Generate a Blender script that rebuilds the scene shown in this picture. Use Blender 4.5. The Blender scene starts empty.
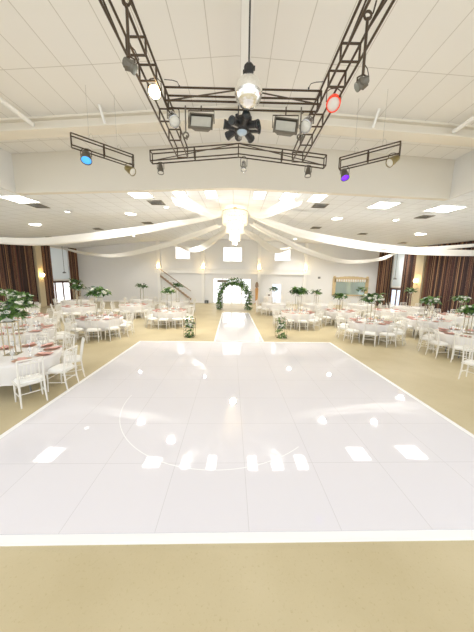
import bpy, math, random
from math import sin, cos, pi, radians, sqrt, atan2, hypot
from mathutils import Vector, Matrix
random.seed(7)
S = bpy.context.scene
COL = S.collection

# ------------------------------------------------------------------ materials
def nmat(name):
    m = bpy.data.materials.new(name); m.use_nodes = True
    nt = m.node_tree
    return m, nt, nt.nodes['Principled BSDF']
def lin(c):
    return tuple(((x/255)/12.92 if x/255 <= .04045 else ((x/255+.055)/1.055)**2.4) for x in c) + (1,)
def mat(name, rgb, rough=.5, metal=0., var=.06, scale=8, bump=0., emit=0., emit_rgb=None, trans=0., alpha=1., coat=0., spec=.5, transl=0.):
    """Principled material with a noise-driven tint, optional bump."""
    m, nt, b = nmat(name)
    N = nt.nodes; L = nt.links
    tc = N.new('ShaderNodeTexCoord'); no = N.new('ShaderNodeTexNoise'); no.inputs['Scale'].default_value = scale
    no.inputs['Detail'].default_value = 3
    L.new(tc.outputs['Object'], no.inputs['Vector'])
    mx = N.new('ShaderNodeMix'); mx.data_type = 'RGBA'
    c = lin(rgb)
    mx.inputs['A'].default_value = tuple(x*(1-var) for x in c[:3]) + (1,)
    mx.inputs['B'].default_value = tuple(min(1, x*(1+var)) for x in c[:3]) + (1,)
    L.new(no.outputs['Fac'], mx.inputs['Factor']); L.new(mx.outputs['Result'], b.inputs['Base Color'])
    b.inputs['Roughness'].default_value = rough; b.inputs['Metallic'].default_value = metal
    b.inputs['Specular IOR Level'].default_value = spec
    b.inputs['Coat Weight'].default_value = coat; b.inputs['Coat Roughness'].default_value = .03
    if trans: b.inputs['Transmission Weight'].default_value = trans; b.inputs['IOR'].default_value = 1.15
    b.inputs['Alpha'].default_value = alpha
    if emit:
        b.inputs['Emission Color'].default_value = lin(emit_rgb or rgb); b.inputs['Emission Strength'].default_value = emit
    if bump:
        bp = N.new('ShaderNodeBump'); bp.inputs['Strength'].default_value = bump; bp.inputs['Distance'].default_value = .01
        L.new(no.outputs['Fac'], bp.inputs['Height']); L.new(bp.outputs['Normal'], b.inputs['Normal'])
    if transl:
        tr = N.new('ShaderNodeBsdfTranslucent'); tr.inputs['Color'].default_value = c
        ms = N.new('ShaderNodeMixShader'); ms.inputs[0].default_value = transl
        out = N['Material Output']
        L.new(b.outputs[0], ms.inputs[1]); L.new(tr.outputs[0], ms.inputs[2]); L.new(ms.outputs[0], out.inputs['Surface'])
    return m
def tile_mat(name, rgb, seam, w, h, mortar, rough=.8, off=(0, 0), offset=0., var=.03, coat=0., spec=.5, bump=0.):
    m, nt, b = nmat(name); N = nt.nodes; L = nt.links
    tc = N.new('ShaderNodeTexCoord'); mp = N.new('ShaderNodeMapping')
    mp.inputs['Location'].default_value = (off[0], off[1], 0)
    br = N.new('ShaderNodeTexBrick'); br.offset = offset; br.squash = 1
    br.inputs['Scale'].default_value = 1; br.inputs['Brick Width'].default_value = w; br.inputs['Row Height'].default_value = h
    br.inputs['Mortar Size'].default_value = mortar; br.inputs['Mortar Smooth'].default_value = .1; br.inputs['Bias'].default_value = 0
    c = lin(rgb)
    br.inputs['Color1'].default_value = c; br.inputs['Color2'].default_value = tuple(x*(1-var) for x in c[:3])+(1,)
    br.inputs['Mortar'].default_value = lin(seam)
    L.new(tc.outputs['Object'], mp.inputs['Vector']); L.new(mp.outputs['Vector'], br.inputs['Vector'])
    L.new(br.outputs['Color'], b.inputs['Base Color'])
    b.inputs['Roughness'].default_value = rough; b.inputs['Specular IOR Level'].default_value = spec
    b.inputs['Coat Weight'].default_value = coat; b.inputs['Coat Roughness'].default_value = .02
    return m
def carpet_mat():
    m, nt, b = nmat('tan_floor'); N = nt.nodes; L = nt.links
    tc = N.new('ShaderNodeTexCoord')
    n1 = N.new('ShaderNodeTexNoise'); n1.inputs['Scale'].default_value = .9; n1.inputs['Detail'].default_value = 4
    n2 = N.new('ShaderNodeTexNoise'); n2.inputs['Scale'].default_value = 40; n2.inputs['Detail'].default_value = 5; n2.inputs['Roughness'].default_value = .7
    n3 = N.new('ShaderNodeTexVoronoi'); n3.inputs['Scale'].default_value = 13
    for n in (n1, n2, n3): L.new(tc.outputs['Object'], n.inputs['Vector'])
    r1 = N.new('ShaderNodeValToRGB'); r1.color_ramp.elements[0].color = lin(FLOOR_A); r1.color_ramp.elements[1].color = lin(FLOOR_B)
    r1.color_ramp.elements[0].position = .3; r1.color_ramp.elements[1].position = .7
    L.new(n1.outputs['Fac'], r1.inputs['Fac'])
    r2 = N.new('ShaderNodeValToRGB'); r2.color_ramp.elements[0].position = .30; r2.color_ramp.elements[1].position = .43
    r2.color_ramp.elements[0].color = (.84, .81, .75, 1); r2.color_ramp.elements[1].color = (1, 1, 1, 1)
    L.new(n2.outputs['Fac'], r2.inputs['Fac'])
    mx = N.new('ShaderNodeMix'); mx.data_type = 'RGBA'; mx.blend_type = 'MULTIPLY'; mx.inputs['Factor'].default_value = 1
    L.new(r1.outputs['Color'], mx.inputs['A']); L.new(r2.outputs['Color'], mx.inputs['B'])
    L.new(mx.outputs['Result'], b.inputs['Base Color'])
    b.inputs['Roughness'].default_value = .45; b.inputs['Specular IOR Level'].default_value = .25
    bp = N.new('ShaderNodeBump'); bp.inputs['Strength'].default_value = .2; bp.inputs['Distance'].default_value = .005
    L.new(n2.outputs['Fac'], bp.inputs['Height']); L.new(bp.outputs['Normal'], b.inputs['Normal'])
    return m
def stripe_mat():
    m, nt, b = nmat('striped_curtain_cloth'); N = nt.nodes; L = nt.links
    tc = N.new('ShaderNodeTexCoord'); sp = N.new('ShaderNodeSeparateXYZ'); L.new(tc.outputs['Object'], sp.inputs[0])
    cb = N.new('ShaderNodeCombineXYZ'); L.new(sp.outputs['Y'], cb.inputs['Y'])
    no = N.new('ShaderNodeTexNoise'); no.inputs['Scale'].default_value = 6.2; no.inputs['Detail'].default_value = 1
    L.new(cb.outputs[0], no.inputs['Vector'])
    r = N.new('ShaderNodeValToRGB'); r.color_ramp.interpolation = 'CONSTANT'
    e = r.color_ramp.elements
    e[0].position = 0; e[0].color = lin((44, 26, 24)); e[1].position = .36; e[1].color = lin((96, 56, 46))
    for p, c in ((.43, (164, 126, 88)), (.455, (46, 26, 24)), (.53, (98, 56, 44)), (.575, (172, 136, 96)), (.595, (62, 32, 28)), (.67, (110, 74, 54))):
        x = e.new(p); x.color = lin(c)
    L.new(no.outputs['Fac'], r.inputs['Fac']); L.new(r.outputs['Color'], b.inputs['Base Color'])
    b.inputs['Roughness'].default_value = .75
    return m

FLOOR_A = (187, 172, 135); FLOOR_B = (201, 187, 152)
M = {}
M['floor'] = carpet_mat()
M['dance'] = tile_mat('white_gloss_panel', (229, 226, 231), (208, 205, 208), .91, .885, .0035, rough=.035, off=(0, 0), spec=.5, coat=.3, var=.012)
M['trim_white'] = mat('white_edge_trim', (246, 245, 243), .35, var=.01)
M['ring'] = mat('pale_arc_line', (247, 247, 248), .2, var=.01)
M['wall'] = mat('white_wall_paint', (226, 224, 218), .85, var=.015, scale=1.5)
M['wall_far'] = mat('pale_wall_paint', (236, 236, 236), .85, var=.015, scale=1.5)
M['cream'] = mat('cream_paint', (224, 217, 202), .85, var=.015, scale=1.2)
M['beam'] = mat('cream_beam_paint', (232, 224, 208), .7, var=.02, scale=2)
M['beige'] = mat('beige_paint', (205, 190, 158), .8, var=.02, scale=2)
M['ceil_hi'] = tile_mat('high_ceiling_board', (238, 234, 226), (204, 198, 186), .75, 3.0, .010, rough=.9, off=(0, 2.05), var=.02)
M['ceil_lo'] = tile_mat('low_ceiling_tile', (234, 236, 238), (206, 207, 206), .61, .61, .012, rough=.9, off=(.2, .3), var=.03)
M['pipe'] = mat('white_pipe', (240, 238, 232), .5, var=.02)
M['black'] = mat('dark_bronze_steel', (78, 64, 50), .45, .6, var=.15, scale=20)
M['blackp'] = mat('black_plastic', (26, 25, 25), .4, var=.2)
M['chrome'] = mat('spun_steel', (200, 200, 198), .25, .9, var=.1)
M['steelg'] = mat('grey_lamp_steel', (104, 98, 86), .4, .5, var=.15, scale=18)
M['gold'] = mat('olive_gold_lamp', (150, 134, 84), .35, .6, var=.15)
M['red'] = mat('red_gel', (226, 64, 34), .3, var=.08, emit=.35)
M['lens'] = mat('clear_lens', (226, 222, 210), .12, var=.05, coat=.5)
M['flood_lens'] = mat('grey_flood_glass', (178, 174, 160), .2, var=.12, scale=9, coat=.4)
M['lens_lit'] = mat('lit_lens', (255, 226, 180), .3, emit=30, emit_rgb=(255, 214, 150))
M['lens_blue'] = mat('blue_lens', (84, 164, 226), .15, emit=.9, emit_rgb=(50, 140, 230))
M['lens_purple'] = mat('purple_lens', (110, 50, 210), .15, emit=1.2, emit_rgb=(90, 20, 220))
M['lens_teal'] = mat('teal_lens', (96, 122, 130), .1, coat=.5)
M['dome'] = mat('pale_grey_dome', (176, 192, 204), .15, coat=.5)
M['lens_black'] = mat('black_glass', (38, 46, 50), .1, coat=.5)
M['lens_dark'] = mat('smoked_lens', (120, 122, 112), .12, coat=.5)
M['chair'] = mat('white_lacquer', (232, 228, 218), .35, var=.02)
M['cushion'] = mat('white_cushion_cloth', (244, 242, 236), .8, var=.02)
M['cloth'] = mat('white_table_linen', (232, 228, 224), .85, var=.02, scale=5)
M['pink'] = mat('dusty_pink_linen', (226, 172, 160), .8, var=.08, scale=20)
M['charger'] = mat('rose_gold_plate', (196, 150, 122), .3, .3, var=.08)
M['glass'] = mat('clear_glass', (235, 238, 236), .05, trans=.0, alpha=.35, var=.01, coat=.5)
M['stand'] = mat('polished_champagne_metal', (190, 178, 150), .25, .8, var=.05)
M['leaf'] = mat('mid_green_leaf', (104, 140, 70), .5, var=.45, scale=9, transl=.25)
M['leafd'] = mat('dark_green_leaf', (52, 84, 44), .45, var=.4, scale=9, transl=.2)
M['rose'] = mat('white_petals', (246, 243, 232), .7, var=.03, scale=30, transl=.2)
M['drape'] = mat('sheer_white_fabric', (246, 244, 238), .8, var=.02, transl=.45)
M['sheer'] = mat('very_sheer_fabric', (248, 247, 243), .8, var=.02, transl=.5, alpha=.6)
M['curtain'] = stripe_mat()
M['brown'] = mat('brown_frame_wood', (92, 58, 44), .5, var=.15, scale=6)
M['stair'] = mat('faded_brown_wood', (150, 126, 106), .6, var=.1, scale=5)
M['orange'] = mat('orange_brown_wood', (206, 152, 92), .5, var=.15, scale=6)
M['shade'] = mat('pale_blue_roller_shade', (206, 214, 218), .8, var=.01, emit=.18)
M['pane'] = mat('daylit_pane', (250, 252, 255), .3, emit=1.15, emit_rgb=(248, 250, 255))
M['pane_soft'] = mat('daylit_curtained_pane', (250, 250, 252), .6, emit=1.0, emit_rgb=(250, 250, 255))
M['pane_blue'] = mat('bluish_pane', (214, 226, 240), .3, emit=.75, emit_rgb=(206, 222, 244))
M['panel_light'] = mat('fluorescent_diffuser', (255, 255, 252), .5, emit=9, emit_rgb=(255, 254, 248))
M['down'] = mat('lit_downlight', (255, 253, 246), .5, emit=7, emit_rgb=(255, 250, 238))
M['bulb'] = mat('warm_bulb', (255, 236, 196), .5, emit=14, emit_rgb=(255, 222, 160))
M['capiz'] = mat('capiz_shell', (246, 240, 226), .4, var=.08, emit=.28, emit_rgb=(255, 240, 214), transl=.3, scale=30)
M['wire'] = mat('pale_wire', (176, 172, 162), .5)
M['vent'] = mat('grey_vent', (132, 126, 114), .6, var=.1)
M['mirror'] = mat('teal_mirror', (196, 218, 212), .08, .45, var=.15, scale=1.3)
M['gilt'] = mat('antique_gold_frame', (214, 190, 146), .55, .0, var=.12, scale=6)
M['white'] = mat('plain_white', (244, 243, 240), .6, var=.01)
M['grey'] = mat('mid_grey', (120, 122, 122), .6, var=.05)
def ball_mat():
    m, nt, b = nmat('mirror_facets'); N = nt.nodes; L = nt.links
    tc = N.new('ShaderNodeTexCoord'); br = N.new('ShaderNodeTexVoronoi'); br.inputs['Scale'].default_value = 22
    L.new(tc.outputs['Object'], br.inputs['Vector'])
    mx = N.new('ShaderNodeMix'); mx.data_type = 'RGBA'; mx.inputs['A'].default_value = (.82, .80, .74, 1); mx.inputs['B'].default_value = (1, .99, .95, 1)
    L.new(br.outputs['Color'], mx.inputs['Factor']); L.new(mx.outputs['Result'], b.inputs['Base Color'])
    b.inputs['Metallic'].default_value = .9; b.inputs['Roughness'].default_value = .2
    return m
M['ball'] = ball_mat()

# ------------------------------------------------------------------ mesh builder
class MB:
    def __init__(s): s.v = []; s.f = []
    def add(s, vs, fs):
        b = len(s.v); s.v += [tuple(x) for x in vs]; s.f += [tuple(b+i for i in f) for f in fs]; return s
    def box(s, c, d, rz=0, M3=None):
        x, y, z = d[0]/2, d[1]/2, d[2]/2
        vs = [Vector((a*x, b_*y, e*z)) for a in (-1, 1) for b_ in (-1, 1) for e in (-1, 1)]
        R = M3 if M3 is not None else Matrix.Rotation(rz, 3, 'Z')
        return s.add([R@v+Vector(c) for v in vs], [(0,1,3,2),(4,6,7,5),(0,4,5,1),(2,3,7,6),(0,2,6,4),(1,5,7,3)])
    def tube(s, pts, r, n=6, caps=True):
        pts = [Vector(p) for p in pts]; rs = r if isinstance(r, (list, tuple)) else [r]*len(pts)
        vs = []; up = None
        for i, p in enumerate(pts):
            t = (pts[min(i+1, len(pts)-1)]-pts[max(i-1, 0)]).normalized()
            if up is None:
                up = Vector((0, 0, 1)) if abs(t.z) < .9 else Vector((0, 1, 0))
            a = (up - t*up.dot(t)).normalized(); b = t.cross(a); up = a
            vs += [p + (a*cos(2*pi*k/n)+b*sin(2*pi*k/n))*rs[i] for k in range(n)]
        fs = [(i*n+k, i*n+(k+1) % n, (i+1)*n+(k+1) % n, (i+1)*n+k) for i in range(len(pts)-1) for k in range(n)]
        if caps: fs += [tuple(range(n-1, -1, -1)), tuple((len(pts)-1)*n+k for k in range(n))]
        return s.add(vs, fs)
    def lathe(s, prof, n=16, c=(0, 0, 0), M3=None, caps=True):
        R = M3 if M3 is not None else Matrix.Identity(3)
        vs = [R@Vector((r*cos(2*pi*k/n), r*sin(2*pi*k/n), z))+Vector(c) for r, z in prof for k in range(n)]
        m = len(prof)
        fs = [(i*n+k, i*n+(k+1) % n, (i+1)*n+(k+1) % n, (i+1)*n+k) for i in range(m-1) for k in range(n)]
        if caps: fs += [tuple(range(n-1, -1, -1)), tuple((m-1)*n+k for k in range(n))]
        return s.add(vs, fs)
    def sphere(s, c, r, n=10, sq=1.):
        k = max(4, n//2)
        return s.lathe([(max(1e-4, r*sin(pi*i/k)), -r*sq*cos(pi*i/k)) for i in range(k+1)], n, c, caps=False)
    def torus(s, c, R_, r, M3=None, n=14, m=5):
        R = M3 if M3 is not None else Matrix.Identity(3)
        vs = [R@Vector(((R_+r*cos(2*pi*j/m))*cos(2*pi*i/n), (R_+r*cos(2*pi*j/m))*sin(2*pi*i/n), r*sin(2*pi*j/m)))+Vector(c) for i in range(n) for j in range(m)]
        return s.add(vs, [(i*m+j, ((i+1) % n)*m+j, ((i+1) % n)*m+(j+1) % m, i*m+(j+1) % m) for i in range(n) for j in range(m)])
    def build(s, name, m, parent=None, smooth=False, loc=None):
        me = bpy.data.meshes.new(name); me.from_pydata(s.v, [], s.f); me.update()
        me.materials.append(M[m] if isinstance(m, str) else m)
        if smooth: me.polygons.foreach_set('use_smooth', [True]*len(me.polygons))
        o = bpy.data.objects.new(name, me); COL.objects.link(o)
        if parent: o.parent = parent
        if loc: o.location = loc
        return o
def dirmat(d, up=(0, 0, 1)):
    """3x3 whose Z axis is d."""
    return Vector(d).normalized().to_track_quat('Z', 'Y').to_matrix()
def tag(o, label=None, cat=None, group=None, kind=None):
    for k, v in (('label', label), ('category', cat), ('group', group), ('kind', kind)):
        if v: o[k] = v
    return o
def empty(name, loc, label, cat, group=None, rz=0):
    o = bpy.data.objects.new(name, None); COL.objects.link(o); o.location = loc; o.rotation_euler = (0, 0, rz)
    o.empty_display_size = .1
    return tag(o, label, cat, group)
KIDS = {}
def kids(o):
    if o.name not in KIDS: KIDS[o.name] = [c for c in bpy.data.objects if c.parent == o]
    return KIDS[o.name]
def copy_tree(o, loc=None, rz=None, label=None, group=None, parent=None):
    c = o.copy(); COL.objects.link(c); c.parent = parent
    for ch in kids(o): copy_tree(ch, parent=c)
    if loc is not None: c.location = loc
    if rz is not None: c.rotation_euler = (0, 0, rz)
    if label: c['label'] = label
    if group: c['group'] = group
    return c
def struct(o): o['kind'] = 'structure'; return o

# ------------------------------------------------------------------ camera
EH = 2.45; PITCH = radians(8.8); ROLL = radians(.8); FPX = 240
cd = bpy.data.cameras.new('camera'); cam = bpy.data.objects.new('camera', cd); COL.objects.link(cam)
cd.sensor_fit = 'HORIZONTAL'; cd.sensor_width = 36; cd.lens = FPX/474*36; cd.clip_start = .05
RC = Matrix.Rotation(pi/2-PITCH, 4, 'X') @ Matrix.Rotation(ROLL, 4, 'Z')
cam.matrix_world = Matrix.Translation((0, 0, EH)) @ RC
S.camera = cam
RCT = RC.to_3x3().transposed()
def in_view(x, y, z, m=0):
    """Whether a point would fall inside the photograph (so that repeats outside it can be left out)."""
    v = RCT @ Vector((x, y, z-EH))
    return v.z < -.1 and -m < 237+FPX*v.x/-v.z < 474+m

# ------------------------------------------------------------------ room shell
XL, XR, YF = -15.83, 13.9, 24.2
WL, WR, YB = -9.35, 8.85, 10.85          # the raised ceiling well over the dance floor
RIDGE_X = -.1
OVER = .8                                 # everything hung in the raised well is built full size, then set down by this scale about the eye height
WLs, WRs, YBs = WL*OVER, WR*OVER, YB*OVER
XB = 8.6                                   # beyond this distance from the ridge the low ceiling falls faster
def zlow0(x): return 6.24 - .036*abs(x-RIDGE_X)
def zlow(x, y): return 5.482 + (y-8.68)*.0488 - .036*abs(x-RIDGE_X) - .072*max(0, abs(x-RIDGE_X)-XB)      # low ceiling: shallow gable rising toward the far wall
overhead = []
def zhi(x): return 7.98 - .064*abs(x-RIDGE_X)
fl = MB(); fl.add([(XL, -4, 0), (XR, -4, 0), (XR, YF, 0), (XL, YF, 0)], [(0, 1, 2, 3)])
struct(fl.build('floor', 'floor'))
# low ceiling: behind the bulkhead, and along both sides of the well
c = MB()
def strip(x0, x1, y0, y1, zf):
    c.add([(x0, y0, zf(x0, y0)), (x0, y1, zf(x0, y1)), (x1, y1, zf(x1, y1)), (x1, y0, zf(x1, y0))], [(0, 1, 2, 3)])
strip(XL, RIDGE_X-XB, 1, YF, zlow); strip(RIDGE_X-XB, WLs-.02, 1, YF, zlow); strip(WLs-.02, RIDGE_X, YBs, YF, zlow); strip(RIDGE_X, WRs+.02, YBs, YF, zlow); strip(WRs+.02, RIDGE_X+XB, 1, YF, zlow); strip(RIDGE_X+XB, XR, 1, YF, zlow)
struct(c.build('ceiling', 'ceil_lo'))
c = MB(); zh2 = lambda x, y: zhi(x)
strip(WL-.05, RIDGE_X, -1, YB+.05, zh2); strip(RIDGE_X, WR+.05, -1, YB+.05, zh2)
overhead.append(struct(c.build('ceiling_raised', 'ceil_hi')))
# bulkhead and the well's side returns
b = MB()
for x0, x1 in ((WL, RIDGE_X), (RIDGE_X, WR)):
    y0, y1 = YB-.12, YB+.12
    vs = [(x0, y0, zlow0(x0)-.03), (x1, y0, zlow0(x1)-.03), (x1, y0, zhi(x1)), (x0, y0, zhi(x0)),
          (x0, y1, zlow0(x0)-.03), (x1, y1, zlow0(x1)-.03), (x1, y1, zhi(x1)), (x0, y1, zhi(x0))]
    b.add(vs, [(0, 1, 2, 3), (5, 4, 7, 6), (4, 5, 1, 0)])
overhead.append(struct(b.build('wall_bulkhead', 'cream')))
for nm, x, sx in (('wall_well_left', WL, -1), ('wall_well_right', WR, 1)):
    b = MB(); z0, z1 = zlow0(x)-.03, zhi(x)
    b.box((x+sx*.05, (YB-1)/2, (z0+z1)/2), (.1, YB+1, z1-z0))
    overhead.append(struct(b.build(nm, 'wall')))
# side walls with openings, far wall with openings
def wall_x(name, x, y0, y1, zt, holes, m, t=.2, sx=1):
    """wall in the plane x; holes = (y0,y1,z0,z1)"""
    ys = sorted({y0, y1, *[h[0] for h in holes], *[h[1] for h in holes]}); zs = sorted({0, zt, *[h[2] for h in holes], *[h[3] for h in holes]})
    b = MB()
    for i in range(len(ys)-1):
        for j in range(len(zs)-1):
            cy, cz = (ys[i]+ys[i+1])/2, (zs[j]+zs[j+1])/2
            if any(h[0] < cy < h[1] and h[2] < cz < h[3] for h in holes): continue
            b.box((x+sx*t/2, cy, cz), (t, ys[i+1]-ys[i], zs[j+1]-zs[j]))
    return struct(b.build(name, m))
LD_Y0, LD_Y1 = 20.0, 23.0
wall_x('wall_left', XL, 9.5, YF, zlow(XL, YF), [(LD_Y0, LD_Y1, 0, 2.05), (LD_Y0+.6, LD_Y1, 2.15, 4.9)], 'wall', sx=-1)
wall_x('wall_right', XR, 9.5, YF, zlow(XR, YF), [(20.3, 21.95, 0, 1.85), (20.3, 21.95, 1.95, 5.0)], 'wall', sx=1)
holes = [(-2.5, 1.42, 0, 2.55), (-6.15, -4.7, 4.3, 5.5), (-1.46, .42, 4.12, 5.5), (3.62, 5.19, 4.25, 5.4), (3.4, 4.5, 0, 2.1)]
xs = sorted({XL, XR, RIDGE_X, *[h[0] for h in holes], *[h[1] for h in holes]}); zs = sorted({0, 5.50, *[h[2] for h in holes], *[h[3] for h in holes]})
b = MB()
for i in range(len(xs)-1):
    for j in range(len(zs)-1):
        cx, cz = (xs[i]+xs[i+1])/2, (zs[j]+zs[j+1])/2
        if any(h[0] < cx < h[1] and h[2] < cz < h[3] for h in holes): continue
        b.box((cx, YF+.1, cz), (xs[i+1]-xs[i], .2, zs[j+1]-zs[j]))
b.add([(RIDGE_X-XB-4, YF, 5.50), (RIDGE_X+XB+4, YF, 5.50), (RIDGE_X+XB, YF, zlow(RIDGE_X+XB, YF)+.02), (RIDGE_X, YF, zlow(RIDGE_X, YF)+.02), (RIDGE_X-XB, YF, zlow(RIDGE_X-XB, YF)+.02)], [(0, 1, 2, 3, 4)])
struct(b.build('wall_far', 'wall_far'))
b = MB(); b.box((-.5, YF-.08, 3.14), (15.4, .16, .40)); b.box((-.5, YF-.12, 3.36), (15.4, .24, .05)); b.box((-.5, YF-.11, 2.94), (15.4, .22, .04))
struct(b.build('trim_1', 'white'))
for k, x in enumerate((-7.75, -3.4, 2.1, 6.65)):
    b = MB(); b.box((x, YF-.13, 2.98), (.3, .26, 5.94)); b.box((x, YF-.14, .09), (.36, .28, .18)); b.box((x, YF-.14, 5.62), (.36, .28, .14))
    struct(b.build('trim_%d' % (k+2), 'white'))
for k, (x0, x1) in enumerate(((XL, -7.92), (-7.58, -3.58), (2.3, 3.35), (4.55, XR))):
    b = MB(); b.box(((x0+x1)/2, YF-.01, .07), (x1-x0, .02, .14)); struct(b.build(('baseboard_far', 'baseboard_far_middle', 'baseboard_far_inner', 'baseboard_far_right')[k], 'white'))
for nm, x, ya, yb in (('trim_6', XL+.1, 19.05, 19.6), ('trim_7', XR-.1, 18.1, 18.9)):
    b = MB(); zt = zlow(x, ya); b.box((x, (ya+yb)/2, zt/2), (.2, yb-ya, zt)); struct(b.build(nm, 'beige'))
# far windows
def window_far(n, x0, x1, z0, z1, m='pane'):
    b = MB(); t = .05
    for a in ((x0+t/2, (z0+z1)/2, t, z1-z0), (x1-t/2, (z0+z1)/2, t, z1-z0), ((x0+x1)/2, z0+t/2, x1-x0, t), ((x0+x1)/2, z1-t/2, x1-x0, t), ((x0+x1)/2, (z0+z1)/2, t*.7, z1-z0)):
        b.box((a[0], YF+.08, a[1]), (a[2], .1, a[3]))
    f = struct(b.build('window_%d' % n, 'white'))
    p = MB(); p.box(((x0+x1)/2, YF+.14, (z0+z1)/2), (x1-x0, .02, z1-z0)); p.build('pane', m, f)
    s_ = MB(); s_.box(((x0+x1)/2, YF-.02, z0-.03), (x1-x0+.12, .08, .05)); s_.build('window_sill', 'white', f)
window_far(1, -6.15, -4.7, 4.3, 5.5, 'pane_soft'); window_far(2, -1.46, .42, 4.12, 5.5, 'pane'); window_far(3, 3.62, 5.19, 4.25, 5.4, 'pane_soft')
# main glazed doors in the far wall
def door_far(n, x0, x1, z1, leaves, pane, fm, t=.07, bars=()):
    b = MB()
    for x in (x0+t/2, x1-t/2): b.box((x, YF+.06, z1/2), (t, .14, z1))
    b.box(((x0+x1)/2, YF+.06, z1-t/2), (x1-x0, .14, t))
    f = struct(b.build('door_%d' % n, fm)); w = (x1-x0-2*t)/leaves
    for k in range(leaves):
        xa = x0+t+k*w; l = MB(); s_ = .06
        for x in (xa+s_/2, xa+w-s_/2): l.box((x, YF+.06, (z1-t)/2), (s_, .06, z1-t))
        for z in (s_, z1-t-s_/2, *bars): l.box((xa+w/2, YF+.06, z), (w, .06, s_))
        lo = l.build('door_leaf', fm, f)
        p = MB(); p.box((xa+w/2, YF+.09, (z1-t)/2), (w-.08, .015, z1-t-.1)); p.build('pane', pane, lo)
        h = MB(); hx = xa+w-.1 if k % 2 == 0 else xa+.1
        h.tube([(hx, YF+.02, .95), (hx, YF-.03, .95), (hx, YF-.03, 1.2), (hx, YF+.02, 1.2)], .012); h.build('door_handle', 'chrome', lo)
    return f
door_far(1, -2.5, 1.42, 2.55, 4, 'pane', 'white', bars=(1.0,))
door_far(2, 3.4, 4.5, 2.1, 1, 'pane_blue', 'white')
# glazed doors and tall windows in the side walls
def door_side(n, x, sx, y0, y1, z1, leaves):
    t = .09; b = MB()
    for y in (y0+t/2, y1-t/2): b.box((x+sx*.05, y, z1/2), (.14, t, z1))
    b.box((x+sx*.05, (y0+y1)/2, z1-t/2), (.14, y1-y0, t))
    f = struct(b.build('door_%d' % n, 'brown')); w = (y1-y0-2*t)/leaves
    for k in range(leaves):
        ya = y0+t+k*w; l = MB()
        for y in (ya+.035, ya+w-.035): l.box((x+sx*.05, y, (z1-t)/2), (.06, .07, z1-t))
        for z in (.06, z1-t-.04): l.box((x+sx*.05, ya+w/2, z), (.06, w, .08))
        lo = l.build('door_leaf', 'brown', f)
        p = MB(); p.box((x+sx*.07, ya+w/2, z1/2-.03), (.015, w-.1, z1-t-.1)); p.build('pane', 'pane_soft' if sx < 0 else 'pane_blue', lo)
    return f
door_side(3, XL, -1, LD_Y0, LD_Y1, 2.05, 3); door_side(4, XR, 1, 20.3, 21.95, 1.85, 2)
def window_side(n, x, sx, y0, y1, z0, z1):
    t = .06; b = MB()
    for y in (y0+t/2, y1-t/2): b.box((x+sx*.06, y, (z0+z1)/2), (.1, t, z1-z0))
    for z in (z0+t/2, z1-t/2): b.box((x+sx*.06, (y0+y1)/2, z), (.1, y1-y0, t))
    f = struct(b.build('window_%d' % n, 'white'))
    p = MB(); p.box((x+sx*.09, (y0+y1)/2, (z0+z1)/2), (.02, y1-y0, z1-z0)); p.build('roller_shade', 'shade', f)
window_side(4, XL, -1, LD_Y0+.6, LD_Y1, 2.15, 4.9); window_side(5, XR, 1, 20.3, 21.95, 1.95, 5.0)

# raised ceiling: ridge beam, cross beam, pipes, struts
b = MB(); b.box((.12, 3.8, zhi(0)-.14), (.24, 9.6, .28)); overhead.append(struct(b.build('trim_8', 'pipe')))
b = MB()
for x0, x1 in ((WL, RIDGE_X), (RIDGE_X, WR)):
    for z0, z1, y0, y1 in ((-.40, -.34, 8.62, 9.1), (-.34, .01, 8.80, 8.92), (-.06, .01, 8.66, 9.06)):
        vs = [(x, y, zhi(x)+z) for x in (x0, x1) for y in (y0, y1) for z in (z0, z1)]
        b.add(vs, [(0, 1, 3, 2), (4, 6, 7, 5), (0, 4, 5, 1), (2, 3, 7, 6), (0, 2, 6, 4), (1, 5, 7, 3)])
overhead.append(struct(b.build('trim_9', 'beam')))
for k, x in enumerate((-6.7, 6.95)):
    b = MB(); b.tube([(x, -.5, zhi(x)-.16), (x, 8.62, zhi(x)-.26)], .07, 8); overhead.append(struct(b.build('trim_%d' % (10+k), 'pipe')))
for k, x in enumerate((-4.35, 4.3)):
    b = MB(); b.tube([(x, 8.3, zhi(x)), (x, 8.6, zhi(x)-.36)], .04, 6); overhead.append(struct(b.build('trim_%d' % (12+k), 'pipe')))

# ------------------------------------------------------------------ dance floor and aisle
DR = radians(1.4)
df = empty('dance_floor', (.06, 5.52, 0), 'large glossy white panelled dance floor in the middle of the hall', 'dance floor', rz=DR)
b = MB(); b.box((0, 0, .0125), (7.28, 7.08, .025)); p = b.build('panel_surface', 'dance', df)
for c_, d in (((0, -3.58, .0105), (7.46, .08, .021)), ((0, 3.58, .0105), (7.46, .08, .021)), ((-3.685, 0, .0105), (.09, 7.08, .021)), ((3.685, 0, .0105), (.09, 7.08, .021))):
    b = MB(); b.box(c_, d); b.build('edge_trim', 'trim_white', df)
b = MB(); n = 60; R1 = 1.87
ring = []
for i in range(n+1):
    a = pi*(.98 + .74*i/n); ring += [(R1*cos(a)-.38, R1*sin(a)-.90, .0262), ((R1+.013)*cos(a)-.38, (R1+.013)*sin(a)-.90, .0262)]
b.add(ring, [(2*i, 2*i+2, 2*i+3, 2*i+1) for i in range(n)]); tr = b.build('ring_arc', 'ring', df); tr['label'] = 'thin pale curved line on the floor panels'  # partial ring of pale colour, a hair above the panel surface
ar = empty('aisle_runner', Vector((.06, 5.52, 0))+Matrix.Rotation(DR, 3, 'Z')@Vector((.12, 7.73, 0)), 'glossy white aisle runner leading from dance floor to leafy arch', 'aisle runner', rz=DR)
b = MB(); b.box((0, 0, .0125), (1.828, 8.2, .025)); b.build('panel_surface', 'dance', ar)
for x in (-.95, .95):
    b = MB(); b.box((x, 0, .0105), (.07, 8.2, .021)); b.build('edge_trim', 'trim_white', ar)

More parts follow.
